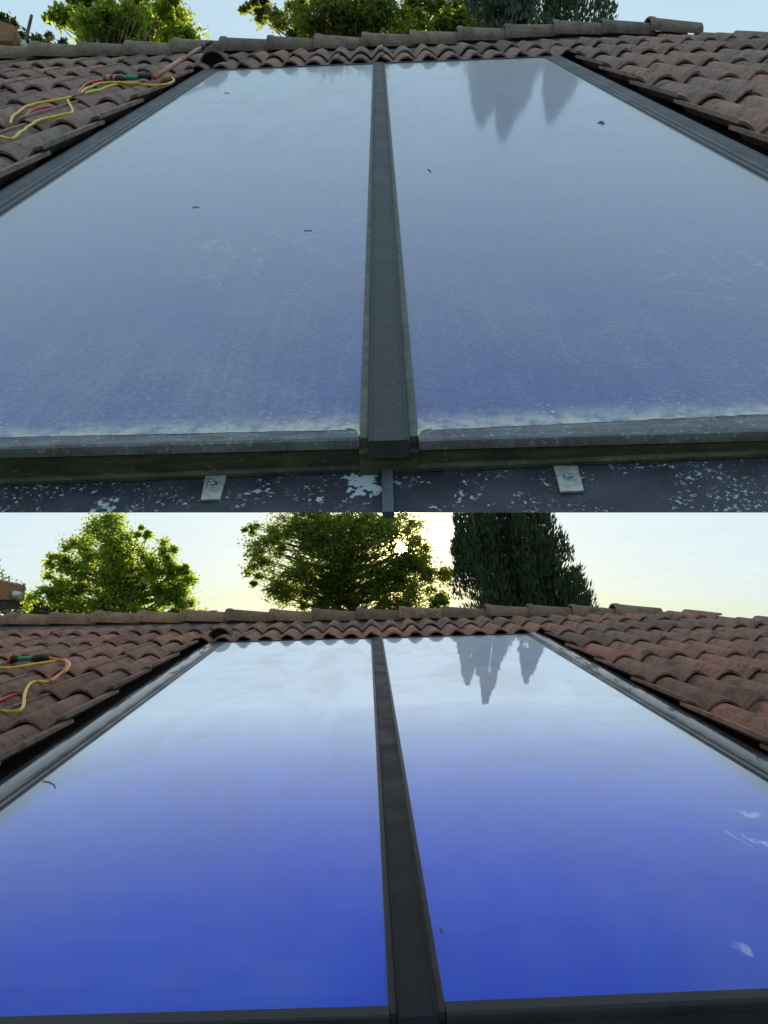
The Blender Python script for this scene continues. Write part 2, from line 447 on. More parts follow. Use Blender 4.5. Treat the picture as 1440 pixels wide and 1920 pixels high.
def mk_glass_dirty():
    t = NT('glass_dusty')
    c = t.co('Object')
    sep = t.n('ShaderNodeSeparateXYZ'); t.put(sep.inputs[0], c)
    u, v = sep.outputs[0], sep.outputs[1]
    tr = t.n('ShaderNodeBsdfTransparent'); tr.inputs[0].default_value = (0.50, 0.53, 0.56, 1)
    gl = t.n('ShaderNodeBsdfGlossy')
    gl.inputs['Color'].default_value = (0.94, 0.94, 0.96, 1)
    gl.inputs['Roughness'].default_value = 0.065
    hz = t.n('ShaderNodeBsdfGlossy'); hz.inputs['Roughness'].default_value = 0.45
    hz.inputs['Color'].default_value = (0.92, 0.92, 0.94, 1)
    gm = t.n('ShaderNodeMixShader'); gm.inputs[0].default_value = 0.5
    t.put(gm.inputs[1], gl.outputs[0]); t.put(gm.inputs[2], hz.outputs[0])
    m = t.n('ShaderNodeMixShader')
    t.put(m.inputs[0], fresnel2(t)); t.put(m.inputs[1], tr.outputs[0]); t.put(m.inputs[2], gm.outputs[0])
    fine = t.noise(c, 85, 4, 0.65)
    mid = t.noise(c, 6, 6, 0.62, 0.4)
    big = t.noise(t.co('Object', (1.2, 0.6, 1)), 1.6, 4, 0.55)
    dust = t.math('ADD', t.math('MULTIPLY', t.ramp(fine, 0.42, 0.66), 0.20), t.math('MULTIPLY', t.ramp(mid, 0.36, 0.66), 0.12))
    dust = t.math('ADD', dust, t.math('MULTIPLY', t.ramp(big, 0.3, 0.7), 0.09))
    runs = t.noise(t.co('Object', (26, 0.9, 1)), 1.0, 5, 0.6, 0.15)
    dust = t.math('MULTIPLY', dust, t.ramp(runs, 0.3, 0.7, 0.65, 1.35))
    dust = t.math('MULTIPLY', dust, t.ramp(t.noise(c, 2.3, 3), 0.3, 0.7, 0.6, 1.3))
    # dried rings left by rain: thin level lines of a slow noise, in patches
    ringn = t.noise(c, 5.0, 3, 0.5, 0.7)
    ring = t.ramp(t.math('ABSOLUTE', t.math('SUBTRACT', ringn, 0.50)), 0.004, 0.016, 1.0, 0.0)
    blot = t.ramp(ringn, 0.50, 0.53, 0.0, 0.10)
    where = t.math('MULTIPLY', t.ramp(t.noise(c, 1.9, 2), 0.60, 0.68), 0.6)
    for (x, y, r) in ((540, 450, 0.36), (1345, 515, 0.20), (600, 520, 0.12), (680, 320, 0.25)):
        uu, vv = UP.inv(x, y, 0)
        dv = t.n('ShaderNodeVectorMath', operation='DISTANCE')
        t.put(dv.inputs[0], t.co('Object', (1, .55, 1))); dv.inputs[1].default_value = (uu, vv * .55, 0)
        where = t.math('MAXIMUM', where, t.ramp(dv.outputs['Value'], r * .55, r, 1, 0))
    ring = t.math('MULTIPLY', t.math('MAXIMUM', ring, blot), where)
    dust = t.math('ADD', dust, t.math('MULTIPLY', ring, 0.075))
    # dirt collected along the lower edge, where the rain leaves it
    low = t.ramp(v, 0.015, 0.13, 1.0, 0.0)
    edge = t.math('MULTIPLY', t.ramp(v, 0.004, 0.075, 1.0, 0.0), t.ramp(t.noise(c, 30, 5, 0.6), 0.25, 0.6))
    cell = t.ramp(t.voro(c, 95), 0.42, 0.24)
    lich = t.math('MULTIPLY', t.math('MULTIPLY', cell, t.ramp(t.noise(c, 22, 3), 0.47, 0.55)), t.ramp(t.noise(c, 7, 2), 0.42, 0.52))
    lich = t.math('MULTIPLY', lich, low)
    dust = t.math('ADD', dust, t.math('MULTIPLY', edge, 0.7))
    speck = t.ramp(t.voro(c, 16), 0.045, 0.03)
    speck = t.math('MULTIPLY', speck, t.ramp(t.noise(c, 4, 2), 0.55, 0.6))
    dcol = t.mix(t.math('MAXIMUM', edge, lich), (0.45, 0.455, 0.485), (0.62, 0.62, 0.54))
    dcol = t.mix(t.math('MULTIPLY', ring, 0.6), dcol, (0.74, 0.75, 0.78))
    dust = t.math('MAXIMUM', dust, t.math('MULTIPLY', t.math('MAXIMUM', lich, speck), 0.85))
    df = t.n('ShaderNodeBsdfDiffuse'); t.put(df.inputs[0], dcol)
    m2 = t.n('ShaderNodeMixShader')
    t.put(m2.inputs[0], dust); t.put(m2.inputs[1], m.outputs[0]); t.put(m2.inputs[2], df.outputs[0])
    return t.done(m2.outputs[0])
MAT['glass_clean'] = mk_glass_clean()
MAT['glass_dirty'] = mk_glass_dirty()
def plain(name, col, rough=0.6, metal=0.0, spec=0.5, var=0.25, scale=30, bump=0.1):
    t = NT(name)
    c = t.co('Object')
    n = t.noise(c, scale, 4, 0.6)
    dk = tuple(x * (1 - var) for x in col)
    lt = tuple(min(1, x * (1 + var)) for x in col)
    return t.done(t.bsdf(t.mix(t.ramp(n, 0.3, 0.7), dk, lt), rough, metal, spec, t.bump(n, bump, 0.002)))
MAT['clear'] = None
_t = NT('pane_underside'); _tr = _t.n('ShaderNodeBsdfTransparent'); MAT['clear'] = _t.done(_tr.outputs[0])
MAT['gasket'] = plain('gasket_weathered', (0.12, 0.13, 0.115), 0.8)
MAT['gasket_new'] = plain('gasket_black', (0.025, 0.027, 0.03), 0.5)
MAT['sealant'] = plain('sealant_yellowed', (0.42, 0.41, 0.30), 0.7, var=0.3, scale=60)
MAT['zinc'] = plain('galvanised_plate', (0.46, 0.47, 0.45), 0.45, 0.6, scale=70)
MAT['steel'] = plain('bolt_steel', (0.42, 0.45, 0.48), 0.3, 0.9, scale=120)
MAT['seam'] = plain('seam_paint', (0.075, 0.082, 0.11), 0.5)
MAT['black'] = plain('black_plastic', (0.016, 0.016, 0.018), 0.5)
MAT['vent'] = plain('vent_plastic_weathered', (0.06, 0.05, 0.045), 0.75)
MAT['deck'] = plain('roof_boarding', (0.05, 0.035, 0.028), 0.9, scale=12)
MAT['lead'] = plain('ridge_lead_strip', (0.13, 0.15, 0.19), 0.5, 0.2)
MAT['yellow'] = plain('hose_yellow', (0.74, 0.50, 0.04), 0.42, var=0.12)
MAT['red'] = plain('hose_red', (0.60, 0.05, 0.04), 0.42, var=0.12)
MAT['orange'] = plain('grip_orange', (0.65, 0.15, 0.06), 0.5)
MAT['green'] = plain('tube_green', (0.02, 0.28, 0.17), 0.4)
MAT['pole'] = plain('pole_copper', (0.40, 0.17, 0.10), 0.45, 0.2)
MAT['wood'] = plain('eave_board', (0.24, 0.12, 0.06), 0.8, scale=14)
MAT['plaster'] = plain('wall_plaster', (0.45, 0.40, 0.33), 0.9)
MAT['bounce_pale'] = plain('bounce_soffit_pale', (0.36, 0.37, 0.39), 0.9, var=0.08, scale=3)  # pale colour of the added unseen sheet that reflects light onto the lower roof
MAT['ground'] = plain('ground_grass', (0.06, 0.08, 0.03), 0.95, scale=2)
def mk_leaf(name, c1, c2, trans, tf=0.45):
    t = NT(name)
    oi = t.n('ShaderNodeNewGeometry').outputs['Random Per Island']
    n = t.noise(t.co('Object'), 0.6, 3)
    col = t.mix(t.ramp(t.math('ADD', t.math('MULTIPLY', oi, 0.6), t.math('MULTIPLY', n, 0.6)), 0.25, 0.9), c1, c2)
    b = t.bsdf(col, 0.5, 0, 0.35)
    tl = t.n('ShaderNodeBsdfTranslucent'); t.put(tl.inputs[0], t.mix(oi, trans, tuple(x * 0.7 for x in trans)))
    m = t.n('ShaderNodeMixShader'); m.inputs[0].default_value = tf
    t.put(m.inputs[1], b); t.put(m.inputs[2], tl.outputs[0])
    return t.done(m.outputs[0])
MAT['leaf_lime'] = mk_leaf('leaves_lime', (0.055, 0.10, 0.02), (0.10, 0.15, 0.03), (0.50, 0.64, 0.05), 0.58)
MAT['leaf_mid'] = mk_leaf('leaves_mid', (0.035, 0.07, 0.016), (0.06, 0.10, 0.022), (0.38, 0.44, 0.04), 0.5)
MAT['leaf_dark'] = mk_leaf('leaves_far', (0.04, 0.065, 0.02), (0.06, 0.09, 0.03), (0.14, 0.18, 0.03), 0.4)
MAT['cypress'] = mk_leaf('cypress_scales', (0.028, 0.055, 0.030), (0.055, 0.085, 0.042), (0.06, 0.09, 0.02), 0.2)
MAT['bark'] = plain('bark', (0.10, 0.078, 0.058), 0.9, scale=9, bump=0.5)

# ------------------------------------------------------------------ ground
gb = bmesh.new()
bmesh.ops.create_grid(gb, x_segments=24, y_segments=24, size=1500)
tag(bm_obj('ground', gb, MAT['ground']), kind='structure')

# ------------------------------------------------------------------ roofs
P_TILE = 0.3505         # width of one double-roll tile
def tile_mesh(name, course, seed, cut=0.0):
    "double-roll interlocking tile: half roll, pan, full roll, pan, half roll that laps its neighbour"
    rr = random.Random(seed)
    H, th, L = 0.052, 0.016, course + 0.07
    us = [0.0, .012, .028, .045, .058, .075, .090, .105, .117, .130, .147, .163, .175, .188, .204, .221, .234, .247, .262, .277, .292, .305, .322, .338, .350, .362]
    def h(u):
        d = abs((u + P_TILE / 4) % (P_TILE / 2) - P_TILE / 4) / (P_TILE / 4)    # 0 on a crest, 1 in the pan
        return H * (max(0.0, math.cos(min(1, d * 1.12) * math.pi / 2)) ** 0.75) + (0.008 if u > 0.31 else 0.0) * (1 if u > .32 else 0.6)
    vs = [cut, cut + 0.012, (cut + L) * 0.5, L]
    V, Fc = [], []
    nu = len(us)
    for j, v in enumerate(vs):
        lift = 0.034 * (1 - v / L) 
        for i, u in enumerate(us):
            wob = rr.uniform(-.0035, .0035) if j == 0 else 0
            drop = 0.007 if j == 0 else 0
            if cut: wob = 0
            V.append((u - P_TILE / 2, v + wob, h(u) + lift - drop))
    top = len(V)
    for v in (cut, L):
        lift = 0.034 * (1 - v / L)
        for i, u in enumerate(us):
            V.append((u - P_TILE / 2, v + 0.002, h(u) + lift - th - (0.004 if v == cut else 0)))
    for j in range(len(vs) - 1):
        for i in range(nu - 1):
            a = j * nu + i
            Fc.append((a, a + 1, a + nu + 1, a + nu))
    b0, b1 = top, top + nu
    for i in range(nu - 1):
        Fc.append((i, b0 + i, b0 + i + 1, i + 1))          # nose
        Fc.append((b0 + i, b1 + i, b1 + i + 1, b0 + i + 1))  # underside
        a = (len(vs) - 1) * nu + i
        Fc.append((a, a + 1, b1 + i + 1, b1 + i))
    for i, s in ((0, 1), (nu - 1, -1)):                     # side edges
        loop = [j * nu + i for j in range(len(vs))] + [b1 + i, b0 + i]
        Fc.append(tuple(loop[::-s]))
    me = mesh_from(V, Fc, MAT['tile'], True, name)
    me.set_sharp_from_angle(angle=R(38))
    return me
def in_view(P, m=90):
    d = P - CAM
    if d.dot(C_F) < 0.2: return False
    x, y = proj(P)
    return -m < x < 1440 + m
def build_roof(S, name, label, course, v0, u_plain, u_left_end, u_right_start, v_panel_top, hip, v_ridge, ridge_line, ridge_u, rows, deck_v0, deck_th, seed):
    root = empty(name, S.mw)
    tag(root, label, 'roof', 'tiled roofs')
    W0 = -0.030                               # crest of a nose sits 0.055 above this
    meshes = [tile_mesh('roof_tile_%d' % k, course, seed * 10 + k) for k in range(4)]
    rr = random.Random(seed)
    n = 0
    cutm = {}
    for r in rows:
        v = v0 + r * course
        for k in range(-16, 26):
            u = u_plain + k * P_TILE
            side = None
            if v + course * 0.45 < v_panel_top:
                if u_left_end + 0.03 < u + P_TILE / 2 and u - P_TILE / 2 < u_right_start - 0.03: continue
            if u + P_TILE / 2 > hip(v) : continue
            if not in_view(S.pt(u, v + course / 2, 0.0), 420): continue
            me = rr.choice(meshes)
            cut = v_panel_top + 0.02 - v
            if cut > 0 and u_left_end + 0.03 < u + P_TILE / 2 and u - P_TILE / 2 < u_right_start - 0.03:
                if r not in cutm: cutm[r] = tile_mesh('roof_tile_cut', course, seed, cut)
                me = cutm[r]
            o = bpy.data.objects.new('roof_tile', me)
            o.parent = root
            o.matrix_basis = Matrix.Translation((u + rr.uniform(-.003, .003), v + rr.gauss(0, .012), W0 + rr.uniform(-.003, .004))) @ Matrix.Rotation(rr.uniform(-.014, .014), 4, 'Z') @ Matrix.Rotation(rr.uniform(-.006, .006), 4, 'Y')
            COL.objects.link(o)
            n += 1
    # boarding under the tiles
    bm = bmesh.new()
    prism(bm, [(deck_v0, -0.105), (v_ridge, -0.06), (v_ridge + 0.15, -0.12), (v_ridge + 0.1, -deck_th), (deck_v0 + deck_th * 0.9, -deck_th)], 'u', -7.0, hip(v_ridge))
    bm_obj('boarding', bm, MAT['deck'], root)
    if S is UP:                                # unseen pale sheet added under the upper roof to bounce light down
        bm = bmesh.new()
        prism(bm, [(deck_v0 + deck_th * 0.95, -deck_th - 0.004), (v_ridge + 0.09, -deck_th - 0.004), (v_ridge + 0.08, -deck_th - 0.02), (deck_v0 + deck_th * 0.95 + 0.02, -deck_th - 0.02)], 'u', -7.0, hip(v_ridge))
        bm_obj('bounce_soffit', bm, MAT['bounce_pale'], root)
    # lead strip dressed under the ridge
    bm = bmesh.new()
    us = [ridge_u[0] + (ridge_u[1] - ridge_u[0]) * i / 30 for i in range(31)]
    vv = []
    for u in us:
        w = ridge_line(u)
        vv.append([bm.verts.new((u, v_ridge - 0.26, -0.012)), bm.verts.new((u, v_ridge - 0.13, w - 0.012)), bm.verts.new((u, v_ridge, w + 0.0))])
    for a, b in zip(vv, vv[1:]):
        for i in range(2): bm.faces.new((a[i], b[i], b[i + 1], a[i + 1]))
    bm_obj('lead_strip', bm, MAT['lead'], root, smooth=True)
    bm = bmesh.new()
    aa = []
    for u in us:
        w = ridge_line(u)
        aa.append([bm.verts.new((u, v_ridge - 0.10, -0.11)), bm.verts.new((u, v_ridge - 0.10, w + 0.02)), bm.verts.new((u, v_ridge + 0.10, w + 0.02)), bm.verts.new((u, v_ridge + 0.10, -0.11))])
    for a, b in zip(aa, aa[1:]):
        for i in range(3): bm.faces.new((a[i], b[i], b[i + 1], a[i + 1]))
    bm_obj('ridge_mortar', bm, MAT['deck'], root)
    # ridge tiles: half-round, each lapping the one before
    RL = 0.42
    def ridge_mesh(k):
        rq = random.Random(seed * 100 + k)
        V, Fc = [], []
        seg = 12
        st = [(0.0, 0.126), (0.012, 0.134), (0.05, 0.134), (0.06, 0.124), (RL * 0.6, 0.115), (RL + 0.05, 0.108)]
        for (x, r) in st:
            for s in range(seg + 1):
                a = math.pi * s / seg
                q = r + rq.uniform(-.002, .002)
                V.append((x, -q * math.cos(a) * 1.05, q * 0.74 * math.sin(a)))
        m = seg + 1
        o2 = len(V)
        for (x, r) in (st[0], st[-1]):
            for s in range(seg + 1):
                a = math.pi * s / seg
                V.append((x, -(r - 0.018) * math.cos(a) * 1.05, (r - 0.018) * 0.74 * math.sin(a)))
        for j in range(len(st) - 1):
            for s in range(seg):
                a = j * m + s
                Fc.append((a, a + m, a + m + 1, a + 1))
        e = (len(st) - 1) * m
        for s in range(seg):
            Fc.append((s, s + 1, o2 + s + 1, o2 + s))
            Fc.append((e + s, o2 + m + s, o2 + m + s + 1, e + s + 1))
            Fc.append((o2 + s, o2 + s + 1, o2 + m + s + 1, o2 + m + s))
        for s in (0, seg):
            Fc.append(tuple([j * m + s for j in range(len(st))] + [o2 + m + s, o2 + s]))
        me = mesh_from(V, Fc, MAT['ridge'], True, 'ridge_tile_%d' % k)
        me.set_sharp_from_angle(angle=R(40))
        return me
    rms = [ridge_mesh(k) for k in range(4)]
    u = ridge_u[0]
    i = 0
    while u < ridge_u[1] - 0.1:
        wa, wb = ridge_line(u), ridge_line(u + RL)
        o = bpy.data.objects.new('ridge_tile', rms[i % 4])
        o.parent = root
        if in_view(S.pt(u + RL / 2, v_ridge, 0.05), 220):
            ang = -math.atan2(wb - wa, RL) + 0.05 + rr.uniform(-.012, .012)
            o.matrix_basis = Matrix.Translation((u, v_ridge + rr.uniform(-.008, .008), wa + (0.034 if u + RL >= ridge_u[1] - 0.1 else 0.024) + rr.uniform(-.005, .005))) @ Matrix.Rotation(ang * -1 if False else ang, 4, 'Y') @ Matrix.Rotation(rr.uniform(-.012, .012), 4, 'Z')
            COL.objects.link(o)
        else:
            bpy.data.objects.remove(o)
        u += RL
        i += 1
    print(name, 'tiles', n)
    return root
def ridge_fit(S, v, pts):
    "height of the ridge's underside above the glass plane along u, from sightings of its lower edge"
    out = []
    for x, y in pts:
        lo, hi = -0.3, 0.4
        for _ in range(40):
            m = (lo + hi) / 2
            u, vv = S.inv(x, y, m)
            if vv > v: lo = m
            else: hi = m
        out.append((S.inv(x, y, lo)[0], lo))
    def f(u):
        if u <= out[0][0]:
            (a, b), (c, d) = out[0], out[1]
        elif u >= out[-1][0]:
            (a, b), (c, d) = out[-2], out[-1]
        else:
            for (a, b), (c, d) in zip(out, out[1:]):
                if a <= u <= c: break
        return b + (d - b) * (u - a) / (c - a)
    print('ridge', [(round(a, 2), round(b, 3)) for a, b in out])
    return f
LO_RV, UP_RV = 5.98, 6.80
lo_ridge = ridge_fit(LO, LO_RV - 0.13, [(0, 1174), (200, 1171), (380, 1168), (560, 1167), (740, 1164), (930, 1159), (1040, 1157), (1200, 1160)])
up_ridge = ridge_fit(UP, UP_RV - 0.13, [(0, 112), (190, 108), (380, 101), (560, 95), (720, 90), (960, 77), (1050, 69), (1200, 66), (1300, 68)])
roof_up = build_roof(UP, 'tiled_roof', 'steep brown tiled roof carrying the dusty streaked collectors, upper of two roofs', 0.745, 2.28, -1.56, -1.385, 1.395, 5.50,
           lambda v: 3.15 + max(0, (UP_RV - v)) * 0.36, UP_RV, up_ridge, (-5.2, 2.7), range(-3, 6), 0.14, 0.17, 3)
roof_lo = build_roof(LO, 'tiled_roof', 'low brown tiled roof carrying the clean mirror-bright collectors, lower of two roofs', 0.656, 2.05, -1.605, -1.43, 1.375, 4.78,
           lambda v: 2.95 + max(0, (LO_RV - v)) * 0.45, LO_RV, lo_ridge, (-4.8, 2.6), range(-3, 6), 0.1, 0.2, 5)

# ------------------------------------------------------------------ collectors
def collector(S, side, L, ub, half_w, bar_half, glass, frame, front, gasket, label, group, old, lines):
    root = empty('solar_collector', S.mw)
    tag(root, label, 'solar panel', group)
    gl_, lp_, fb_ = lines
    def lin(pts, w, idx):
        a, b = [S.inv(*p, w) for p in pts]
        return lambda u: a[1] + (b[1] - a[1]) * (u - a[0]) / (b[0] - a[0])
    u0, u1 = (-half_w, ub - bar_half - 0.014) if side < 0 else (ub + bar_half + 0.014, half_w)
    # absorber sheet and glass cover
    g0, l0 = lin(gl_, 0.003, 0), lin(lp_, -0.006, 0)
    def hfront(u):
        "height of the upright front where it is seen to end"
        (xa_, ya_), (xb_, yb_) = fb_
        x, _ = proj(S.pt(u, l0(u), -0.03))
        y = ya_ + (yb_ - ya_) * (x - xa_) / (xb_ - xa_)
        lo, hi = -0.16, -0.014
        for _ in range(40):
            m = (lo + hi) / 2
            if proj(S.pt(u, l0(u) + 0.003, m))[1] > y: lo = m
            else: hi = m
        return max(lo, -0.1)
    gmin = min(g0(u0), g0(u1))
    bm = bmesh.new(); box(bm, u0 - 0.004, u1 + 0.004, gmin - 0.01, L + 0.004, -0.035, -0.022)
    bm_obj('absorber', bm, MAT['absorber'], root)
    e = 0.003
    V = [(u0 - e, g0(u0) - e, 0), (u1 + e, g0(u1) - e, 0), (u1 + e, L + e, 0), (u0 - e, L + e, 0)]
    V += [(x, y, -0.004) for x, y, _ in V]
    Fc = [(0, 1, 2, 3), (7, 6, 5, 4), (0, 4, 5, 1), (1, 5, 6, 2), (2, 6, 7, 3), (3, 7, 4, 0)]
    me = mesh_from(V, Fc, [glass, MAT['clear']], False, 'glass_cover', [0, 1, 1, 1, 1, 1])
    link(bpy.data.objects.new('glass_cover', me), root)
    # outer side rail: two rounded beads with a groove between
    s = side
    uo = half_w * s
    prof = [(0, -0.07), (0, 0.004), (0.003, 0.008), (0.016, 0.008), (0.020, 0.003), (0.026, 0.003), (0.030, 0.009), (0.046, 0.009), (0.052, 0.004), (0.054, -0.07)]
    bm = bmesh.new(); prism(bm, [(uo + s * a, b) for a, b in prof], 'v', -0.046, L + 0.03)
    bm_obj('side_rail', bm, MAT['rail_old'] if old else frame, root, angle=30)
    # inner side rail beside the cover strip, with its gasket
    ui = u1 if s < 0 else u0
    bm = bmesh.new(); box(bm, min(ui, ui - s * 0.0145), max(ui, ui - s * 0.0145), -0.03, L + 0.03, -0.07, 0.005, 0.002)
    bm_obj('gasket', bm, gasket, root, angle=40)
    # top rail
    bm = bmesh.new(); box(bm, u0, u1, L, L + 0.03, -0.07, 0.008, 0.002)
    bm_obj('top_rail', bm, MAT['rail_old'] if old else frame, root, angle=40)
    # bottom rail: rounded lip above, upright front below
    def loft(bm, sec):
        "sec(u) gives an outline of (v, w) points; skin it between the two ends"
        A = [bm.verts.new((u0, *p)) for p in sec(u0)]
        B = [bm.verts.new((u1, *p)) for p in sec(u1)]
        n = len(A)
        bm.faces.new(A); bm.faces.new(B[::-1])
        for i in range(n): bm.faces.new((A[i], B[i], B[(i + 1) % n], A[(i + 1) % n]))
    def lip(u):
        g, l = g0(u), l0(u)
        d = l - g
        return [(g, 0.003), (g + d * .08, 0.0065), (g + d * .86, 0.0062), (g + d * .96, 0.003), (l, -0.004), (l, -0.012), (g, -0.012)]
    bm = bmesh.new(); loft(bm, lip)
    bm_obj('bottom_lip', bm, frame, root, angle=35)
    bm = bmesh.new()
    def fsec(u):
        l, h = l0(u), (hfront(u) if old else -0.07)
        return [(l + .003, -0.012), (l + .003, h + 0.010), (l - .004, h + 0.006), (l - .004, h), (l + .046, h), (l + .046, -0.012)]
    loft(bm, fsec)
    fo = bm_obj('front_face', bm, front, root)
    if old:
        bm = bmesh.new()
        uu = ui + s * 0.012
        bmesh.ops.create_uvsphere(bm, u_segments=10, v_segments=6, radius=0.0045)
        o = bm_obj('rivet', bm, MAT['sealant'], fo, Matrix.Translation((uu, l0(uu) + 0.001, -0.052)) @ Matrix.Diagonal((1, .6, 1, 1)), smooth=True)
        # yellowed sealant smeared in the corner and along the pane's foot
        bm = bmesh.new()
        pts = [(0, 0), (0.022, 0.001), (0.010, -0.003), (0.005, -0.008), (0.002, -0.018), (0.0, -0.026), (-0.002, -0.014)]
        poly = [(ui + s * a, b + 0.002 + g0(ui)) for a, b in pts]
        prism(bm, poly, 'w', 0.0045, 0.0075)
        bm_obj('sealant', bm, MAT['sealant'], root)
        bm = bmesh.new()
        N = 160; a_, b_ = [], []
        for k in range(N + 1):
            u = u0 + (u1 - u0) * k / N
            n_ = noise.noise(Vector((u * 26, side * 3.3, 0.2)))
            m_ = noise.noise(Vector((u * 60, side * 7.3, 4.2)))
            a_.append(bm.verts.new((u, g0(u) + 0.004 + 0.0035 * n_ + .0015 * m_, 0.0012)))
            b_.append(bm.verts.new((u, g0(u) - 0.004 - 0.003 * m_, 0.0072)))
        for k in range(N):
            bm.faces.new((a_[k], b_[k], b_[k + 1], a_[k + 1]))
        bm_obj('edge_sealant', bm, MAT['sealant'], root, smooth=True)
    return root
UL, LL = 5.481, 4.757
for s, nm in ((-1, 'left'), (1, 'right')):
    collector(UP, s, UL, -0.0138, 1.22, 0.032, MAT['glass_dirty'], MAT['frame_old'], MAT['front'], MAT['gasket'],
              'dusty grey-blue solar collector ' + ('with tree shadow reflections, right half of the upper pair' if s > 0 else 'without tree reflections, left half of the upper pair'), 'upper dusty collectors', True,
              (((0, 822), (675, 808)), ((0, 853), (685, 835)), ((0, 906), (700, 880))) if s < 0 else (((780, 810), (1440, 778)), ((775, 838), (1440, 820)), ((760, 881), (1440, 853))))
    collector(LO, s, LL, 0.0051, 1.22, 0.035, MAT['glass_clean'], MAT['frame_new'], MAT['frame_new'], MAT['gasket_new'],
              'freshly washed blue solar collector ' + ('mirroring cypress tips, right half of the lower pair' if s > 0 else 'mirroring plain sky, left half of the lower pair'), 'lower washed collectors', False,
              (((0, 1908), (720, 1888)), ((0, 1945), (720, 1920)), None) if s < 0 else (((830, 1880), (1440, 1855)), ((830, 1914), (1440, 1886)), None))
def cover_strip(S, ub, bh, L, mat, label):
    root = empty('cover_strip', S.mw)
    tag(root, label, 'cover strip', 'cover strips between collectors')
    bm = bmesh.new()
    prism(bm, [(ub - bh, -0.02), (ub - bh, 0.008), (ub - bh + 0.002, 0.0115), (ub + bh - 0.002, 0.0115), (ub + bh, 0.008), (ub + bh, -0.02)], 'v', -0.052, L + 0.034)
    bm_obj('strip', bm, mat, root, angle=50)
    bm = bmesh.new(); box(bm, ub - bh - 0.0145, ub + bh + 0.0145, -0.0465, 0.10, -0.072, -0.0125, 0.001)
    bm_obj('front_cap', bm, MAT['front'] if mat is MAT['bar_old'] else mat, root)
    for sx in (-1, 1):
        bm = bmesh.new()
        a, b = sorted((ub + sx * (bh - 0.0065), ub + sx * (bh - 0.0035)))
        box(bm, a, b, -0.0515, L + 0.0335, 0.011, 0.0132, 0.0008)
        bm_obj('edge_bead', bm, mat, root)
    return root
cover_strip(UP, -0.0138, 0.032, UL, MAT['bar_old'], 'dusty grey metal strip covering the joint of the upper dusty collectors')
cover_strip(LO, 0.0051, 0.035, LL, MAT['bar_new'], 'clean anthracite metal strip covering the joint of the lower washed collectors')
def side_flashing(S, s, L, mat, label):
    bm = bmesh.new()
    prof = [(1.2745, -0.02), (1.2745, 0.001), (1.280, 0.003), (1.290, 0.006), (1.305, 0.0085), (1.322, 0.0085), (1.340, 0.006), (1.362, 0.000), (1.384, -0.009), (1.403, -0.020), (1.42, -0.034), (1.455, -0.052), (1.455, -0.058), (1.41, -0.038), (1.36, -0.012), (1.31, -0.003)]
    prism(bm, [(s * a, b) for a, b in prof], 'v', -0.12, L + 0.05)
    o = bm_obj('side_flashing', bm, mat, None, S.mw, angle=40)
    tag(o, label, 'flashing', 'side flashings of the collectors')
side_flashing(UP, -1, UL, MAT['flash_old'], 'dull black side flashing between dusty collector and the tiles carrying hoses and pole')
side_flashing(UP, 1, UL, MAT['flash_old'], 'dull grey side flashing right of the dusty collector, below dark tile gap')
side_flashing(LO, -1, LL, MAT['flash_wet'], 'wet patchy side flashing beside the washed collector, on the hose side')
side_flashing(LO, 1, LL, MAT['flash_wet'], 'shiny wet side flashing right of the washed collector mirroring cypresses')
# plain sheet between the top rail and the first full course
for S, L, lb in ((UP, UL, 'narrow metal head flashing above the dusty collectors'), (LO, LL, 'narrow metal head flashing above the washed collectors')):
    bm = bmesh.new()
    prism(bm, [(L + 0.031, -0.005), (L + 0.05, -0.004), (L + 0.30, -0.075), (L + 0.30, -0.08), (L + 0.031, -0.03)], 'u', -1.27, 1.27)
    tag(bm_obj('head_flashing', bm, MAT['flash_old'], None, S.mw), lb, 'flashing', 'head flashings')

# ------------------------------------------------------------------ apron under the upper collectors
FOOT = ((0, 906), (700, 880)), ((760, 881), (1440, 853))
LIPS = ((0, 853), (685, 835)), ((775, 838), (1440, 820))
def foot_height(s, u):
    "height of the apron under the upright front at u"
    (xa, ya), (xb, yb) = LIPS[0 if s < 0 else 1]
    (xc, yc), (xd, yd) = FOOT[0 if s < 0 else 1]
    a, b = UP.inv(xa, ya, -0.006), UP.inv(xb, yb, -0.006)
    l = a[1] + (b[1] - a[1]) * (u - a[0]) / (b[0] - a[0])
    x, _ = proj(UP.pt(u, l, -0.03))
    y = yc + (yd - yc) * (x - xc) / (xd - xc)
    lo, hi = -0.16, -0.014
    for _ in range(40):
        m = (lo + hi) / 2
        if proj(UP.pt(u, l + 0.003, m))[1] > y: lo = m
        else: hi = m
    return lo
def apron_w(s):
    p, q = (-0.5, -0.06) if s < 0 else (0.04, 0.5)
    a, b = foot_height(s, p), foot_height(s, q)
    return lambda u: max(-0.11, min(-0.02, a + (b - a) * (u - p) / (q - p))) - 0.0015
def edge_v(u, w, y=961):
    lo, hi = -0.5, 0.0
    for _ in range(40):
        m = (lo + hi) / 2
        if proj(UP.pt(u, m, w))[1] > y: lo = m
        else: hi = m
    return lo
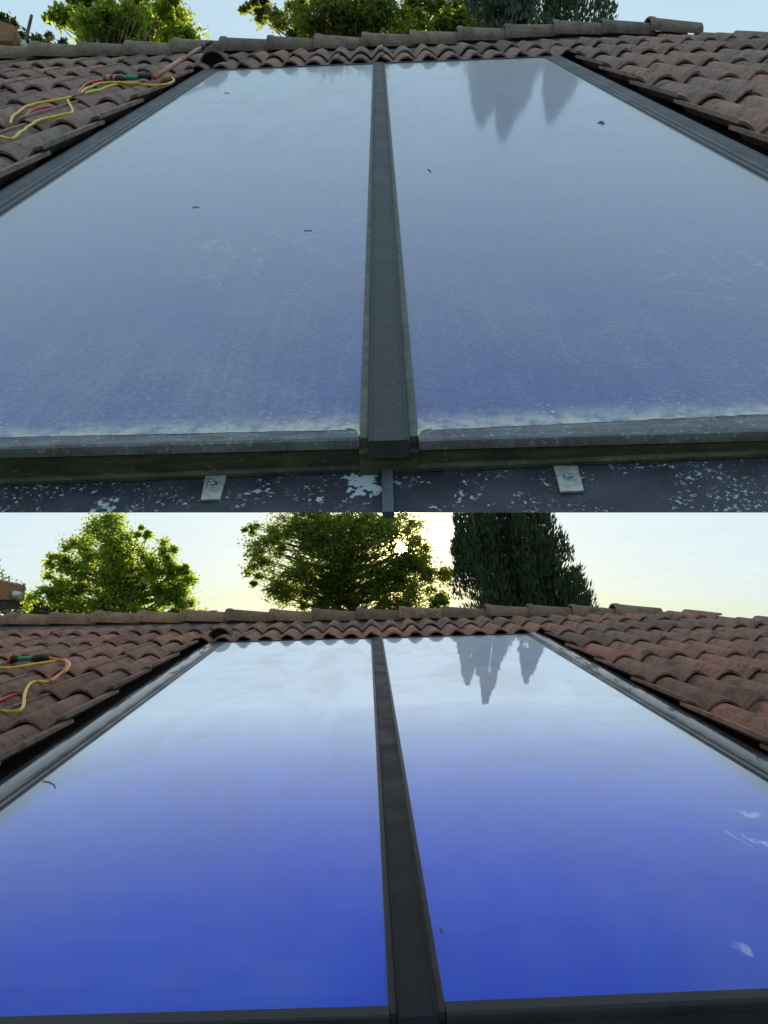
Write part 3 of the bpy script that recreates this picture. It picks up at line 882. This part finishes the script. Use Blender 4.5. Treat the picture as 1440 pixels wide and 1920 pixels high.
for s in (-1, 1):
    ua, ub_ = (-1.30, -0.0125) if s < 0 else (-0.0115, 1.30)
    W = apron_w(s)
    bm = bmesh.new()
    n = 10
    us = [ua + (ub_ - ua) * i / n for i in range(n + 1)]
    g = []
    for u in us:
        w = W(u)
        vb = edge_v(max(-.75, min(.75, u)), w)
        g.append([bm.verts.new((u, vb, w)), bm.verts.new((u, 0.02, w)), bm.verts.new((u, 0.02, w - .003)), bm.verts.new((u, vb + .004, w - 0.003))])
    for p, q in zip(g, g[1:]):
        for i in range(4): bm.faces.new((p[i], q[i], q[(i + 1) % 4], p[(i + 1) % 4]))
    bm.faces.new(g[0]); bm.faces.new(g[-1][::-1])
    o = bm_obj('apron_flashing', bm, MAT['apron'], None, UP.mw)
    tag(o, ('navy painted apron flashing with large white peeled patches, left of the seam' if s < 0 else 'navy painted apron flashing with fine white flecks, right of the seam'), 'flashing', 'apron flashings')
AW = apron_w(1)(0.0)
bm = bmesh.new()
box(bm, -0.022, 0.004, -0.0455, 0.02, AW - 0.02, AW - 0.003)
ux, vx = UP.inv(728, 880, AW + .008); ux2, vx2 = UP.inv(728, 961, AW + .008)
bm.clear()
prism(bm, [(ux - 0.0105, vx + 0.03), (ux + 0.0065, vx + 0.03), (ux2 + 0.0085, vx2 + 0.002), (ux2 - 0.0085, vx2 + 0.002)], 'w', AW - 0.004, AW + 0.008)
tag(bm_obj('seam_cap', bm, MAT['seam'], None, UP.mw), 'narrow grey-blue standing seam cap in the middle of the apron flashing', 'seam cap')
# clamps: plate, washer and hexagon bolt
def clamp(quad, bolt, label):
    root = empty('clamp', UP.mw); tag(root, label, 'clamp', 'bolted clamps on the apron')
    sd = -1 if quad[0][0] < 720 else 1
    W = apron_w(sd)(UP.inv(*bolt, AW)[0]) + 0.0055
    poly = [UP.inv(x, y, W) for x, y in quad]
    bm = bmesh.new(); prism(bm, poly, 'w', W - 0.005, W)
    bmesh.ops.bevel(bm, geom=bm.edges[:], offset=0.0006, segments=1, affect='EDGES')
    bm_obj('plate', bm, MAT['zinc'], root)
    u, v = UP.inv(*bolt, W + 0.005)
    def cyl(n, r, w0, w1, rr=0):
        b = bmesh.new()
        prism(b, [(u + r * math.cos(2 * math.pi * k / n + rr), v + r * math.sin(2 * math.pi * k / n + rr)) for k in range(n)], 'w', w0, w1)
        bmesh.ops.bevel(b, geom=b.edges[:], offset=0.0004, segments=1, affect='EDGES')
        return b
    bo = bm_obj('nut', cyl(6, 0.0068, W + 0.0017, W + 0.0068, 0.3), MAT['steel'], root)
    bm_obj('washer', cyl(20, 0.0085, W + 0.0002, W + 0.0016), MAT['steel'], bo)
    bm_obj('bolt_end', cyl(14, 0.0036, W + 0.0064, W + 0.0105), MAT['steel'], bo)
clamp([(376, 936), (413, 935), (425, 888), (386, 888)], (397, 904), 'galvanised clamp plate with nut on the white-patched apron half')
clamp([(1051, 921), (1095, 919), (1083, 873), (1038, 873)], (1066, 889), 'galvanised clamp plate with nut on the fine-flecked apron half')

# ------------------------------------------------------------------ vent pipes at the collectors' top corners
def vent(S, x0, x1, ytop, ybot, label):
    w0 = -0.02
    ua, va = S.inv(x0, ybot, w0); ub_, vb = S.inv(x1, ybot, w0)
    r = (ub_ - ua) / 2
    uc, vc = (ua + ub_) / 2, va
    root = empty('vent_hood', S.mw @ Matrix.Translation((uc, vc, w0))); tag(root, label, 'roof vent', 'roof vents')
    hgt = 1.15
    V, Fc, seg = [], [], 16
    st = [(0.0, 1.0), (0.0, 1.10), (0.03, 1.12), (0.10, 1.0), (0.30, 0.72), (0.45, 0.40), (0.5, 0.05)]
    for (y, k) in [(0.12, .9)] + st:
        for s in range(seg + 1):
            a = math.pi * (1.1 * s / seg - 0.05)
            V.append((-math.cos(a) * r * k + max(0, y) * 0.05, y, math.sin(a) * r * k * hgt))
    m = seg + 1
    for j in range(len(st)):
        for s in range(seg): Fc.append((j * m + s, j * m + s + 1, (j + 1) * m + s + 1, (j + 1) * m + s))
    link(bpy.data.objects.new('hood', mesh_from(V, Fc, MAT['vent'], True, 'hood')), root)
    bm = bmesh.new()
    for k in range(9):
        a = math.pi * k / 8
        tube(bm, [Vector((0, 0.02, 0)), Vector((-math.cos(a) * r * .97, 0.02, math.sin(a) * r * hgt * .97))], r * 0.03, 5)
    for q in (0.35, 0.68, 0.95):
        tube(bm, [Vector((-math.cos(math.pi * k / 14) * r * q, 0.02, math.sin(math.pi * k / 14) * r * hgt * q)) for k in range(15)], r * 0.03, 5)
    bm_obj('grille', bm, MAT['black'], root)
    bm = bmesh.new()
    prism(bm, [(-math.cos(math.pi * k / 14) * r * .95, math.sin(math.pi * k / 14) * r * hgt * .95) for k in range(15)], 'v', 0.06, 0.065)
    bm_obj('back_plate', bm, MAT['black'], root)
vent(LO, 389, 431, 1182, 1205, 'round black vent hood at the top corner of the washed collector')
vent(UP, 376, 424, 109, 134, 'round black vent hood at the top corner of the dusty collector')

# ------------------------------------------------------------------ hoses, couplings and pole on the tiles
def local_path(S, pts, w, k, ox, oy):
    return [Vector((*S.inv(ox + x / k, oy + y / k, w), w)) for x, y in pts]
def hose(S, name, pts, mat, label, cat, group, rad=0.0068, w=0.042, k=3.4286, ox=0, oy=60, vary=True):
    P = local_path(S, pts, w, k, ox, oy)
    c = catmull(P, 8)
    if vary:
        c = [p + Vector((0, 0, 0.006 * noise.noise(p * 9))) for p in c]
    bm = bmesh.new(); tube(bm, c, rad, 8)
    o = bm_obj(name, bm, mat, None, S.mw, smooth=True)
    tag(o, label, cat, group)
    return o
hose(UP, 'yellow_hose', [(-30, 676), (0, 678), (85, 683), (150, 635), (215, 590), (300, 550), (395, 530), (465, 508), (445, 460), (430, 425)], MAT['yellow'], 'yellow hose running off the edge of the picture on the upper roof', 'hose', 'hoses')
hose(UP, 'yellow_hose', [(65, 582), (80, 550), (110, 520), (200, 465), (430, 427), (620, 378), (760, 336), (900, 338), (1040, 337), (1100, 325), (1118, 308), (1080, 288), (985, 285)], MAT['yellow'], 'long yellow hose looping to the black end of the coupling, upper roof', 'hose', 'hoses', w=0.05)
hose(UP, 'yellow_hose', [(520, 395), (560, 362), (620, 336), (700, 326), (780, 325), (900, 330)], MAT['yellow'], 'short yellow hose strand just below the orange grip, upper roof', 'hose', 'hoses', w=0.06)
hose(UP, 'red_hose', [(148, 552), (185, 520), (230, 500), (330, 480)], MAT['red'], 'loose red hose end inside the yellow loop, upper roof', 'hose', 'hoses', w=0.045)
hose(UP, 'red_hose', [(503, 400), (520, 368), (548, 340), (600, 317), (675, 306)], MAT['red'], 'red hose bending into the orange grip, upper roof', 'hose', 'hoses', w=0.05)
hose(LO, 'yellow_hose', [(-30, 412), (0, 418), (150, 408), (330, 378), (415, 370), (448, 392), (430, 430), (370, 470), (316, 508), (240, 504), (190, 528), (160, 590), (152, 660), (130, 695), (80, 702), (0, 700), (-30, 702)], MAT['yellow'], 'yellow hose folded in an S across the lower roof tiles', 'hose', 'hoses', rad=0.009, oy=1130, w=0.05)
hose(LO, 'red_hose', [(318, 356), (380, 364), (428, 380), (425, 420), (385, 460), (325, 505)], MAT['orange'], 'orange-red hose running alongside the folded yellow hose, lower roof', 'hose', 'hoses', rad=0.008, oy=1130, w=0.06)
hose(LO, 'red_hose', [(-30, 634), (0, 624), (60, 602), (102, 592)], MAT['red'], 'short bright red hose end near the picture edge, lower roof', 'hose', 'hoses', rad=0.0095, oy=1130, w=0.045)
def coupling(S, name, label, parts, w, oy):
    root = empty(name, S.mw); tag(root, label, 'coupling', 'hose couplings')
    for nm, (a, b), rads, mat in parts:
        A, B = local_path(S, [a, b], w, 3.4286, 0, oy)
        n = len(rads)
        bm = bmesh.new(); tube(bm, [A.lerp(B, i / (n - 1)) for i in range(n)], rads, 12)
        bm_obj(nm, bm, mat, root, smooth=True)
coupling(UP, 'hose_coupling', 'hose coupling with orange grip and green tube beside the pole, upper roof',
         [('grip', ((672, 301), (792, 303)), [.016, .026, .024, .026, .024, .026, .018], MAT['black']), ('grip_band', ((690, 301), (722, 302)), [.0255, .0265, .0265, .0255], MAT['orange']), ('grip_band', ((735, 302), (758, 302)), [.0255, .0265, .0265, .0255], MAT['orange']),
          ('green_tube', ((788, 297), (890, 291)), [.015, .014, .014], MAT['green']), ('end_nut', ((884, 290), (978, 286)), [.016, .026, .027, .020, .026, .024, .012], MAT['black'])], 0.06, 60)
coupling(LO, 'hose_coupling', 'hose coupling with green tube lying on the lower roof tiles',
         [('end_nut', ((56, 362), (122, 361)), [.018, .030, .030, .024, .02], MAT['black']), ('grip_band', ((66, 362), (80, 362)), [.0305, .0315, .0305], MAT['orange']),
          ('green_tube', ((118, 362), (212, 358)), [.017, .017, .017], MAT['green']), ('grip', ((208, 358), (318, 354)), [.02, .030, .028, .030, .027, .03, .02], MAT['black'])], 0.06, 1130)
def pole():
    root = empty('telescopic_pole', UP.mw); tag(root, 'copper coloured telescopic pole leaning up to the ridge of the upper roof', 'pole')
    A = local_path(UP, [(990, 292)], 0.07, 3.4286, 0, 60)[0]
    B = local_path(UP, [(1298, 96)], 0.13, 3.4286, 0, 60)[0]
    M_ = A.lerp(B, 0.55)
    bm = bmesh.new(); tube(bm, [A, M_], 0.016, 12); bm_obj('outer_tube', bm, MAT['pole'], root, smooth=True)
    bm = bmesh.new(); tube(bm, [M_, B], 0.013, 12); bm_obj('inner_tube', bm, MAT['pole'], root, smooth=True)
    bm = bmesh.new(); tube(bm, [A.lerp(B, .53), A.lerp(B, .545), A.lerp(B, .56)], [.018, .021, .018], 12); bm_obj('clamp_collar', bm, MAT['pole'], root, smooth=True)
    d = (B - A).normalized()
    h = bmesh.new()
    tube(h, [B - d * .04, B, B + d * .06, B + d * .10], [.017, .024, .022, .018], 10)
    hd = bm_obj('swivel_head', h, MAT['black'], root, smooth=True)
    for k in (-1, 1):
        b = bmesh.new()
        s_ = Vector((0.06, 0.0, 0.02)) * k
        tube(b, [B + d * .05, B + d * .10 + s_ * .5, B + d * .12 + s_], [.015, .014, .010], 8)
        bm_obj('clamp_jaw', b, MAT['black'], hd, smooth=True)
pole()

def twig(S, pts, rad, label):
    P = [Vector((*S.inv(x, y, 0.004), 0.0005 + rad)) for x, y in pts]
    bm = bmesh.new(); tube(bm, catmull(P, 4), rad, 6)
    o = bm_obj('twig', bm, MAT['bark'], None, S.mw, smooth=True)
    tag(o, label, 'twig', 'bits of debris on the glass')
twig(UP, [(360, 388), (366, 386), (373, 387)], 0.0011, 'short dark twig lying low on the dusty pane, farther from the joint')
twig(UP, [(570, 431), (577, 430), (585, 430)], 0.0010, 'short dark twig on the dusty pane below the pale water stain')
twig(UP, [(421, 174), (425, 173), (429, 174)], 0.0018, 'tiny dark twig high on the dusty pane near the vent hood')
twig(UP, [(802, 316), (806, 318), (808, 321)], 0.0014, 'curled dark twig on the right dusty pane close to the joint')
twig(LO, [(80, 1463), (92, 1465), (101, 1470), (104, 1476)], 0.0014, 'curved dark stalk on the washed pane near the wet flashing')
db = bmesh.new()
for k, (x, y, q) in enumerate(((1124, 229, .008), (1128, 227, .010), (1131, 230, .007), (1129, 232, .005))):
    u, v = UP.inv(x, y, 0.004)
    bmesh.ops.create_icosphere(db, subdivisions=2, radius=q, matrix=Matrix.Translation((u, v, 0.0022)) @ Matrix.Diagonal((1, 1.5, .25, 1)))
for p in db.verts: p.co += Vector((noise.noise(p.co * 90), noise.noise(p.co * 95 + Vector((3, 1, 2))), 0)) * 0.004
tag(bm_obj('dirt_clump', db, MAT['black'], None, UP.mw), 'small black clump of dirt on the right dusty pane below the reflections', 'dirt', 'bits of debris on the glass')
db = bmesh.new()
u, v = LO.inv(827, 1742, 0.003)
bmesh.ops.create_icosphere(db, subdivisions=2, radius=0.0036, matrix=Matrix.Translation((u, v, 0.003)) @ Matrix.Diagonal((1, 1.3, .6, 1)))
for p in db.verts: p.co += Vector((noise.noise(p.co * 400), noise.noise(p.co * 420 + Vector((3, 1, 2))), 0)) * 0.001
tag(bm_obj('dirt_clump', db, MAT['wood'], None, LO.mw), 'small brown seed on the washed pane beside the dark joint strip', 'dirt', 'bits of debris on the glass')

# ------------------------------------------------------------------ trees
class Leaves:
    def __init__(s): s.v = []; s.f = []
    def leaf(s, p, size, rr, up=0.3):
        d = Vector((rr.gauss(0, 1), rr.gauss(0, 1), rr.gauss(0, .8) - up)).normalized()
        n = d.cross(Vector((rr.gauss(0, 1), rr.gauss(0, 1), rr.gauss(0, 1)))).normalized()
        i = len(s.v)
        m = d.cross(n) * size * 0.12
        s.v += [p, p + d * size * .45 + n * size * .34 + m, p + d * size, p + d * size * .45 - n * size * .34 + m]
        s.f.append((i, i + 1, i + 2, i + 3))
    def spray(s, p, d, size, width, rr):
        "upright feathery scale spray of a cypress: a narrow blade"
        n = d.cross(Vector((rr.gauss(0, 1), rr.gauss(0, 1), rr.gauss(0, .3)))).normalized()
        i = len(s.v)
        s.v += [p - n * width * .2, p + d * size * .4 - n * width, p + d * size, p + d * size * .45 + n * width]
        s.f.append((i, i + 1, i + 2, i + 3))
def broadleaf(name, label, z, lobes, trunk_px, ground_z, mat, leaf, n_leaf, seed, group, trunk_r=0.16, depth=0.8, gap=None, twigs=26, clump=0.55):
    rr = random.Random(seed)
    base = at(trunk_px[0], trunk_px[1], z)
    base = Vector((base.x, base.y, ground_z))
    root = empty(name, Matrix.Translation(base)); tag(root, label, 'tree', group)
    L = Leaves()
    wood = bmesh.new()
    px = z / F
    L3 = []
    for (x, y, rx, ry) in lobes:
        L3.append((at(x, y, z + rr.uniform(-.6, .6)) - base, rx * px, ry * px))
    low = min(c.z - b * 0.6 for c, a, b in L3)
    tops = max(c.z + b * .6 for c, a, b in L3)
    cx = sum(c.x * a for c, a, b in L3) / sum(a for c, a, b in L3)
    trunk = [Vector((0, 0, 0)), Vector((rr.uniform(-.1, .1), 0, low * 0.5)), Vector((cx * .3, 0, low)), Vector((cx * .8, rr.uniform(-.2, .2), (low + tops) / 2)), Vector((cx, 0, tops))]
    tc = catmull(trunk, 6)
    tube(wood, tc, [max(0.02, trunk_r * (1 - 0.85 * i / len(tc))) for i in range(len(tc))], 8)
    area = sum(a * b for c, a, b in L3)
    for c, a, b in L3:
        dep = (a + b) / 2 * depth
        k = max(4, int(twigs * a * b / area * len(L3) ** 0.5))
        cl = []
        for _ in range(k):
            d = Vector((rr.gauss(0, 1), rr.gauss(0, 1), rr.gauss(0, 1))).normalized() * rr.uniform(.25, 1.0) ** 0.6
            if rr.random() < .13: d = d.normalized() * rr.uniform(1.02, 1.25)      # a twig that sticks out
            cl.append(c + Vector((d.x * a * .86, d.y * dep * .86, d.z * b * .86)))
        sig = [rr.choice((.5, .7, .85, 1.1)) for _ in cl]
        # limbs from the trunk to every clump
        for q in cl:
            t = min(tc, key=lambda p: (p - q).length + max(0, p.z - q.z + 0.6) * 3)
            mid = t.lerp(q, .5) + Vector((rr.uniform(-.15, .15), rr.uniform(-.15, .15), -0.10 * (q - t).length * .4))
            tube(wood, catmull([t, mid, q], 3), [x * trunk_r * 4 for x in (.05, .045, .04, .03, .022, .014, .006)], 5, False)
        nl = int(n_leaf * a * b / area)
        for i in range(nl):
            qi = int(rr.random() * len(cl))
            q = cl[qi]
            if (q - c).length > max(a, b) * .95 and rr.random() < .5: continue
            s_ = clump * min(a, b) * rr.uniform(.4, 1.2) * 0.60 * sig[qi]
            gv = Vector((rr.gauss(0, 1), rr.gauss(0, 1), rr.gauss(0, .8)))
            if gv.length > 2.6: gv = gv * (rr.uniform(.6, 2.6) / gv.length)
            p = q + gv * s_
            if gap is not None:
                w = base + p - CAM
                dd = (w - gap[0] * w.dot(gap[0])).length
                if dd < gap[1] * rr.uniform(.6, 1.3) or rr.random() < 0.7 * math.exp(-dd / 0.45): continue
            L.leaf(p, leaf * rr.uniform(.6, 1.25), rr)
    link(bpy.data.objects.new('crown', mesh_from(L.v, L.f, mat, False, 'crown')), root)
    bm_obj('trunk', wood, MAT['bark'], root, smooth=True)
    return root
BG = 'trees behind the lower roof'
AG = 'trees behind the upper roof'
broadleaf('broadleaf_tree', 'sunlit lime green broadleaf tree left of the lower collectors, beyond the ridge', 26,
          [(205, 1010, 42, 50), (150, 1045, 46, 42), (115, 1078, 40, 34), (225, 1070, 60, 55), (300, 1050, 34, 52), (325, 1095, 40, 45), (180, 1120, 75, 40), (285, 1130, 75, 36), (355, 1140, 32, 26), (345, 1072, 22, 24), (85, 1125, 36, 26), (270, 1000, 14, 22), (100, 1048, 22, 10)],
          (235, 1400), 0, MAT['leaf_lime'], 0.125, 27000, 21, BG, 0.22, twigs=60)
broadleaf('broadleaf_tree', 'large backlit broadleaf tree with the low sun shining through its crown', 28,
          [(560, 1000, 75, 50), (650, 985, 95, 45), (500, 1035, 50, 40), (470, 1078, 26, 16), (600, 1060, 90, 60), (700, 1030, 90, 70), (785, 1030, 46, 50), (760, 1070, 60, 40), (815, 1085, 42, 40), (550, 1110, 62, 40), (640, 1125, 80, 45), (740, 1115, 80, 50), (830, 1128, 30, 26), (480, 992, 24, 16), (735, 985, 60, 40), (600, 975, 70, 34)],
          (668, 1400), 0, MAT['leaf_mid'], 0.125, 47000, 22, BG, 0.26, gap=(SUN_DIR, 0.27), twigs=75)
broadleaf('hedge_tree', 'low grey-green tree at the far corner beside the neighbour eave, lower roof', 34,
          [(10, 1120, 34, 34), (55, 1138, 30, 22), (-40, 1110, 50, 50)], (0, 1400), 0, MAT['leaf_dark'], 0.17, 5000, 23, BG, 0.15)
broadleaf('hedge_tree', 'small shrubby tree peeking over the ridge beneath the lime green tree', 31,
          [(90, 1142, 40, 20), (140, 1140, 40, 22), (395, 1150, 20, 6)], (110, 1400), 0, MAT['leaf_dark'], 0.15, 4500, 24, BG, 0.12)
# small trees on the terrace behind the upper ridge
TZ = CAM.z + 5.55                          # planting level of the terrace
TD = 9.0                                   # depth of the row of trees
broadleaf('terrace_tree', 'bright green broadleaf crown over the upper ridge, above the hose and pole', TD,
          [(200, 36, 80, 40), (300, 32, 66, 40), (125, 38, 50, 20), (330, 56, 42, 36), (230, 80, 110, 44), (170, 14, 60, 22), (290, 6, 60, 20), (250, 120, 120, 34)], (225, 170), TZ, MAT['leaf_lime'], 0.06, 24000, 25, AG, 0.06, twigs=80)
broadleaf('terrace_tree', 'dark green broadleaf crown over the upper ridge, above the collector joint', TD,
          [(520, 18, 56, 22), (600, 30, 76, 40), (700, 30, 86, 42), (800, 34, 72, 40), (850, 45, 36, 30), (560, 55, 50, 26), (660, 80, 120, 36), (790, 75, 80, 36), (650, 115, 150, 34), (470, 12, 24, 12), (660, 2, 120, 16)], (690, 170), TZ, MAT['leaf_mid'], 0.06, 30000, 26, AG, 0.06, twigs=90)
broadleaf('terrace_shrub', 'sparse grey-green crown beside the neighbour eave over the upper ridge', TD + .3,
          [(20, 70, 30, 26), (50, 90, 44, 26), (90, 85, 40, 22), (40, 120, 70, 30), (10, 40, 18, 20)], (30, 170), TZ, MAT['leaf_dark'], 0.06, 5000, 27, AG, 0.04)

def mirror_dir(S, x, y):
    "point on the collector seen at pixel x, y and the direction its reflection looks in"
    u, v = S.inv(x, y, 0)
    n = S.M.col[2].copy()
    d = ray(x, y).normalized()
    return S.pt(u, v, 0), d - 2 * d.dot(n) * n
def cypress(name, label, tip, r_base, z_low, ground_z, n, seed, group, blade=0.30, lean=0.0, trunk_r=0.14):
    "columnar cypress from z_low up to its tip; r_base is the crown's radius at its foot"
    rr = random.Random(seed)
    base = Vector((tip.x - lean, tip.y, ground_z))
    root = empty(name, Matrix.Translation(base)); tag(root, label, 'tree', group)
    H = tip.z - ground_z
    lo = z_low - ground_z
    L = Leaves()
    def rad(t, a):
        f = (1 - t) ** 0.8 * (1.0 + 0.04 * math.sin(t * 17 + seed)) * 1.08
        return r_base * f * (1 + 0.24 * noise.noise(Vector((math.cos(a) * 1.6, math.sin(a) * 1.6, t * 9 + seed))) + 0.14 * noise.noise(Vector((math.cos(a) * 4, math.sin(a) * 4, t * 30 + seed))))
    nb = 90
    plumes = [(rr.random() ** 1.2, rr.uniform(0, 2 * math.pi)) for _ in range(nb)]
    for t, a in plumes:
        # each plume climbs close to the crown's surface and frays at its tip
        ln = rr.uniform(.10, .22) * (1 - .4 * t)
        m = n // nb
        for k in range(m):
            q = rr.random()
            tt = min(0.995, t * .97 + ln * q)
            aa = a + rr.gauss(0, .22) * (1 - .6 * q)
            r = rad(tt, aa) * (rr.uniform(.6, 1.04) if rr.random() < .68 else rr.uniform(.1, .62)) * (1 + .12 * q)
            p = Vector((r * math.cos(aa) + lean * tt, r * math.sin(aa), lo + (H - lo) * tt))
            d = Vector((math.cos(aa) * rr.uniform(.05, .55), math.sin(aa) * rr.uniform(.05, .55), 1 + rr.uniform(-.3, .2))).normalized()
            L.spray(p, d, blade * rr.uniform(.5, 1.2), blade * .13, rr)
    link(bpy.data.objects.new('crown', mesh_from(L.v, L.f, MAT['cypress'], False, 'crown')), root)
    bm = bmesh.new()
    tube(bm, [Vector((0, 0, 0)), Vector((lean * .2, 0, lo + .2)), Vector((lean * .6, 0, lo + (H - lo) * .6)), Vector((lean, 0, H * .99))], [trunk_r, trunk_r * .8, trunk_r * .5, .01], 8)
    bm_obj('trunk', bm, MAT['bark'], root, smooth=True)
    return root
def tip_from(S, x, y, depth):
    p, d = mirror_dir(S, x, y)
    k = (depth - (p - CAM).dot(C_F)) / d.dot(C_F)
    return p + d * k
for (rx, ry, z, r, lb, sd_) in ((873, 1276, 23, 1.55, 'dark cypress nearest the sunlit tree, behind the lower ridge', 31), (908, 1310, 24, 1.8, 'tallest dark cypress in the clump behind the lower ridge', 32), (986, 1272, 22.5, 1.6, 'dark cypress on the open sky side of the clump, lower ridge', 33)):
    t = tip_from(LO, rx, ry, z)
    print('cyp lo', [round(q) for q in proj(t)], t)
    cypress('cypress_tree', lb, t, r, 2.2, 0, 46000, sd_, 'cypresses behind the lower roof', 0.18, -1.5, 0.16)
for (rx, ry, z, r, lb, sd_) in ((902, 228, 9.2, 0.60, 'dark cypress nearest the broadleaf crown, over the upper ridge', 34), (943, 256, 9.4, 0.62, 'tallest dark cypress of the clump over the upper ridge', 35), (1032, 222, 9.1, 0.58, 'dark cypress on the open sky side, over the upper ridge', 36)):
    t = tip_from(UP, rx, ry, z)
    print('cyp up', [round(q) for q in proj(t)], t, t.z - TZ)
    cypress('cypress_tree', lb, t, r, TZ + .05, TZ, 16000, sd_, 'cypresses behind the upper roof', 0.10, 0, 0.05)

# ------------------------------------------------------------------ neighbours' eaves at the picture's edge
def neighbour(name, label, z, x1, ytop, ybot, wall_x, ground, dep=6.4):
    P1 = at(x1, ybot, z); P0 = at(x1, ytop, z)
    root = empty(name, Matrix.Translation((P1.x, P1.y, 0))); tag(root, label, 'house', 'neighbouring houses')
    hz, top = P1.z, P0.z
    wall_u = at(wall_x, ybot, z).x - P1.x
    bm = bmesh.new(); box(bm, wall_u - 4.0, wall_u, 0.4, dep - .4, ground, hz + 0.01)
    bm_obj('wall', bm, MAT['plaster'], root)
    th = (top - hz)
    bm = bmesh.new()
    prism(bm, [(0, hz + th * .35), (0, top), (wall_u - 2.0, top + 1.1), (wall_u - 4.4, top + 0.1), (wall_u - 4.4, hz + th * .35)], 'v', 0.0, dep)
    bm_obj('roof', bm, MAT['wood'], root)
    bm = bmesh.new()
    prism(bm, [(-0.10, hz + .01), (-0.06, hz + th * .34), (wall_u - 4.2, hz + th * .34), (wall_u - 4.2, hz + .01)], 'v', 0.06, dep - .1)
    bm_obj('fascia', bm, MAT['deck'], root)
    bm = bmesh.new()
    tube(bm, [Vector((0.05, 0.1, hz + th * .55)), Vector((0.05, dep - .4, hz + th * .55))], th * .16, 10)
    bm_obj('gutter', bm, MAT['zinc'], root, smooth=True)
neighbour('neighbour_house', 'brown wooden eave corner of a neighbouring house, low beside the lower roof', 20, 14, 1092, 1141, -160, 0, 0.9)
neighbour('garden_shed', 'brown wooden eave corner of a shed over the upper ridge', 8.6, 22, 40, 92, -140, TZ, 1.3)
# terrace behind the upper ridge, carried by end walls beyond the picture
bm = bmesh.new()
box(bm, -10, 10, 6.2, 8.0, TZ - 0.22, TZ)
for sx in (-1, 1):
    a, b = sorted((sx * 9.0, sx * 10.0))
    box(bm, a, b, 6.25, 7.95, 0, TZ - 0.21)
tag(bm_obj('terrace', bm, MAT['plaster']), kind='structure')
print('objects', len(bpy.data.objects), 'tris', sum(len(m.polygons) for m in bpy.data.meshes))
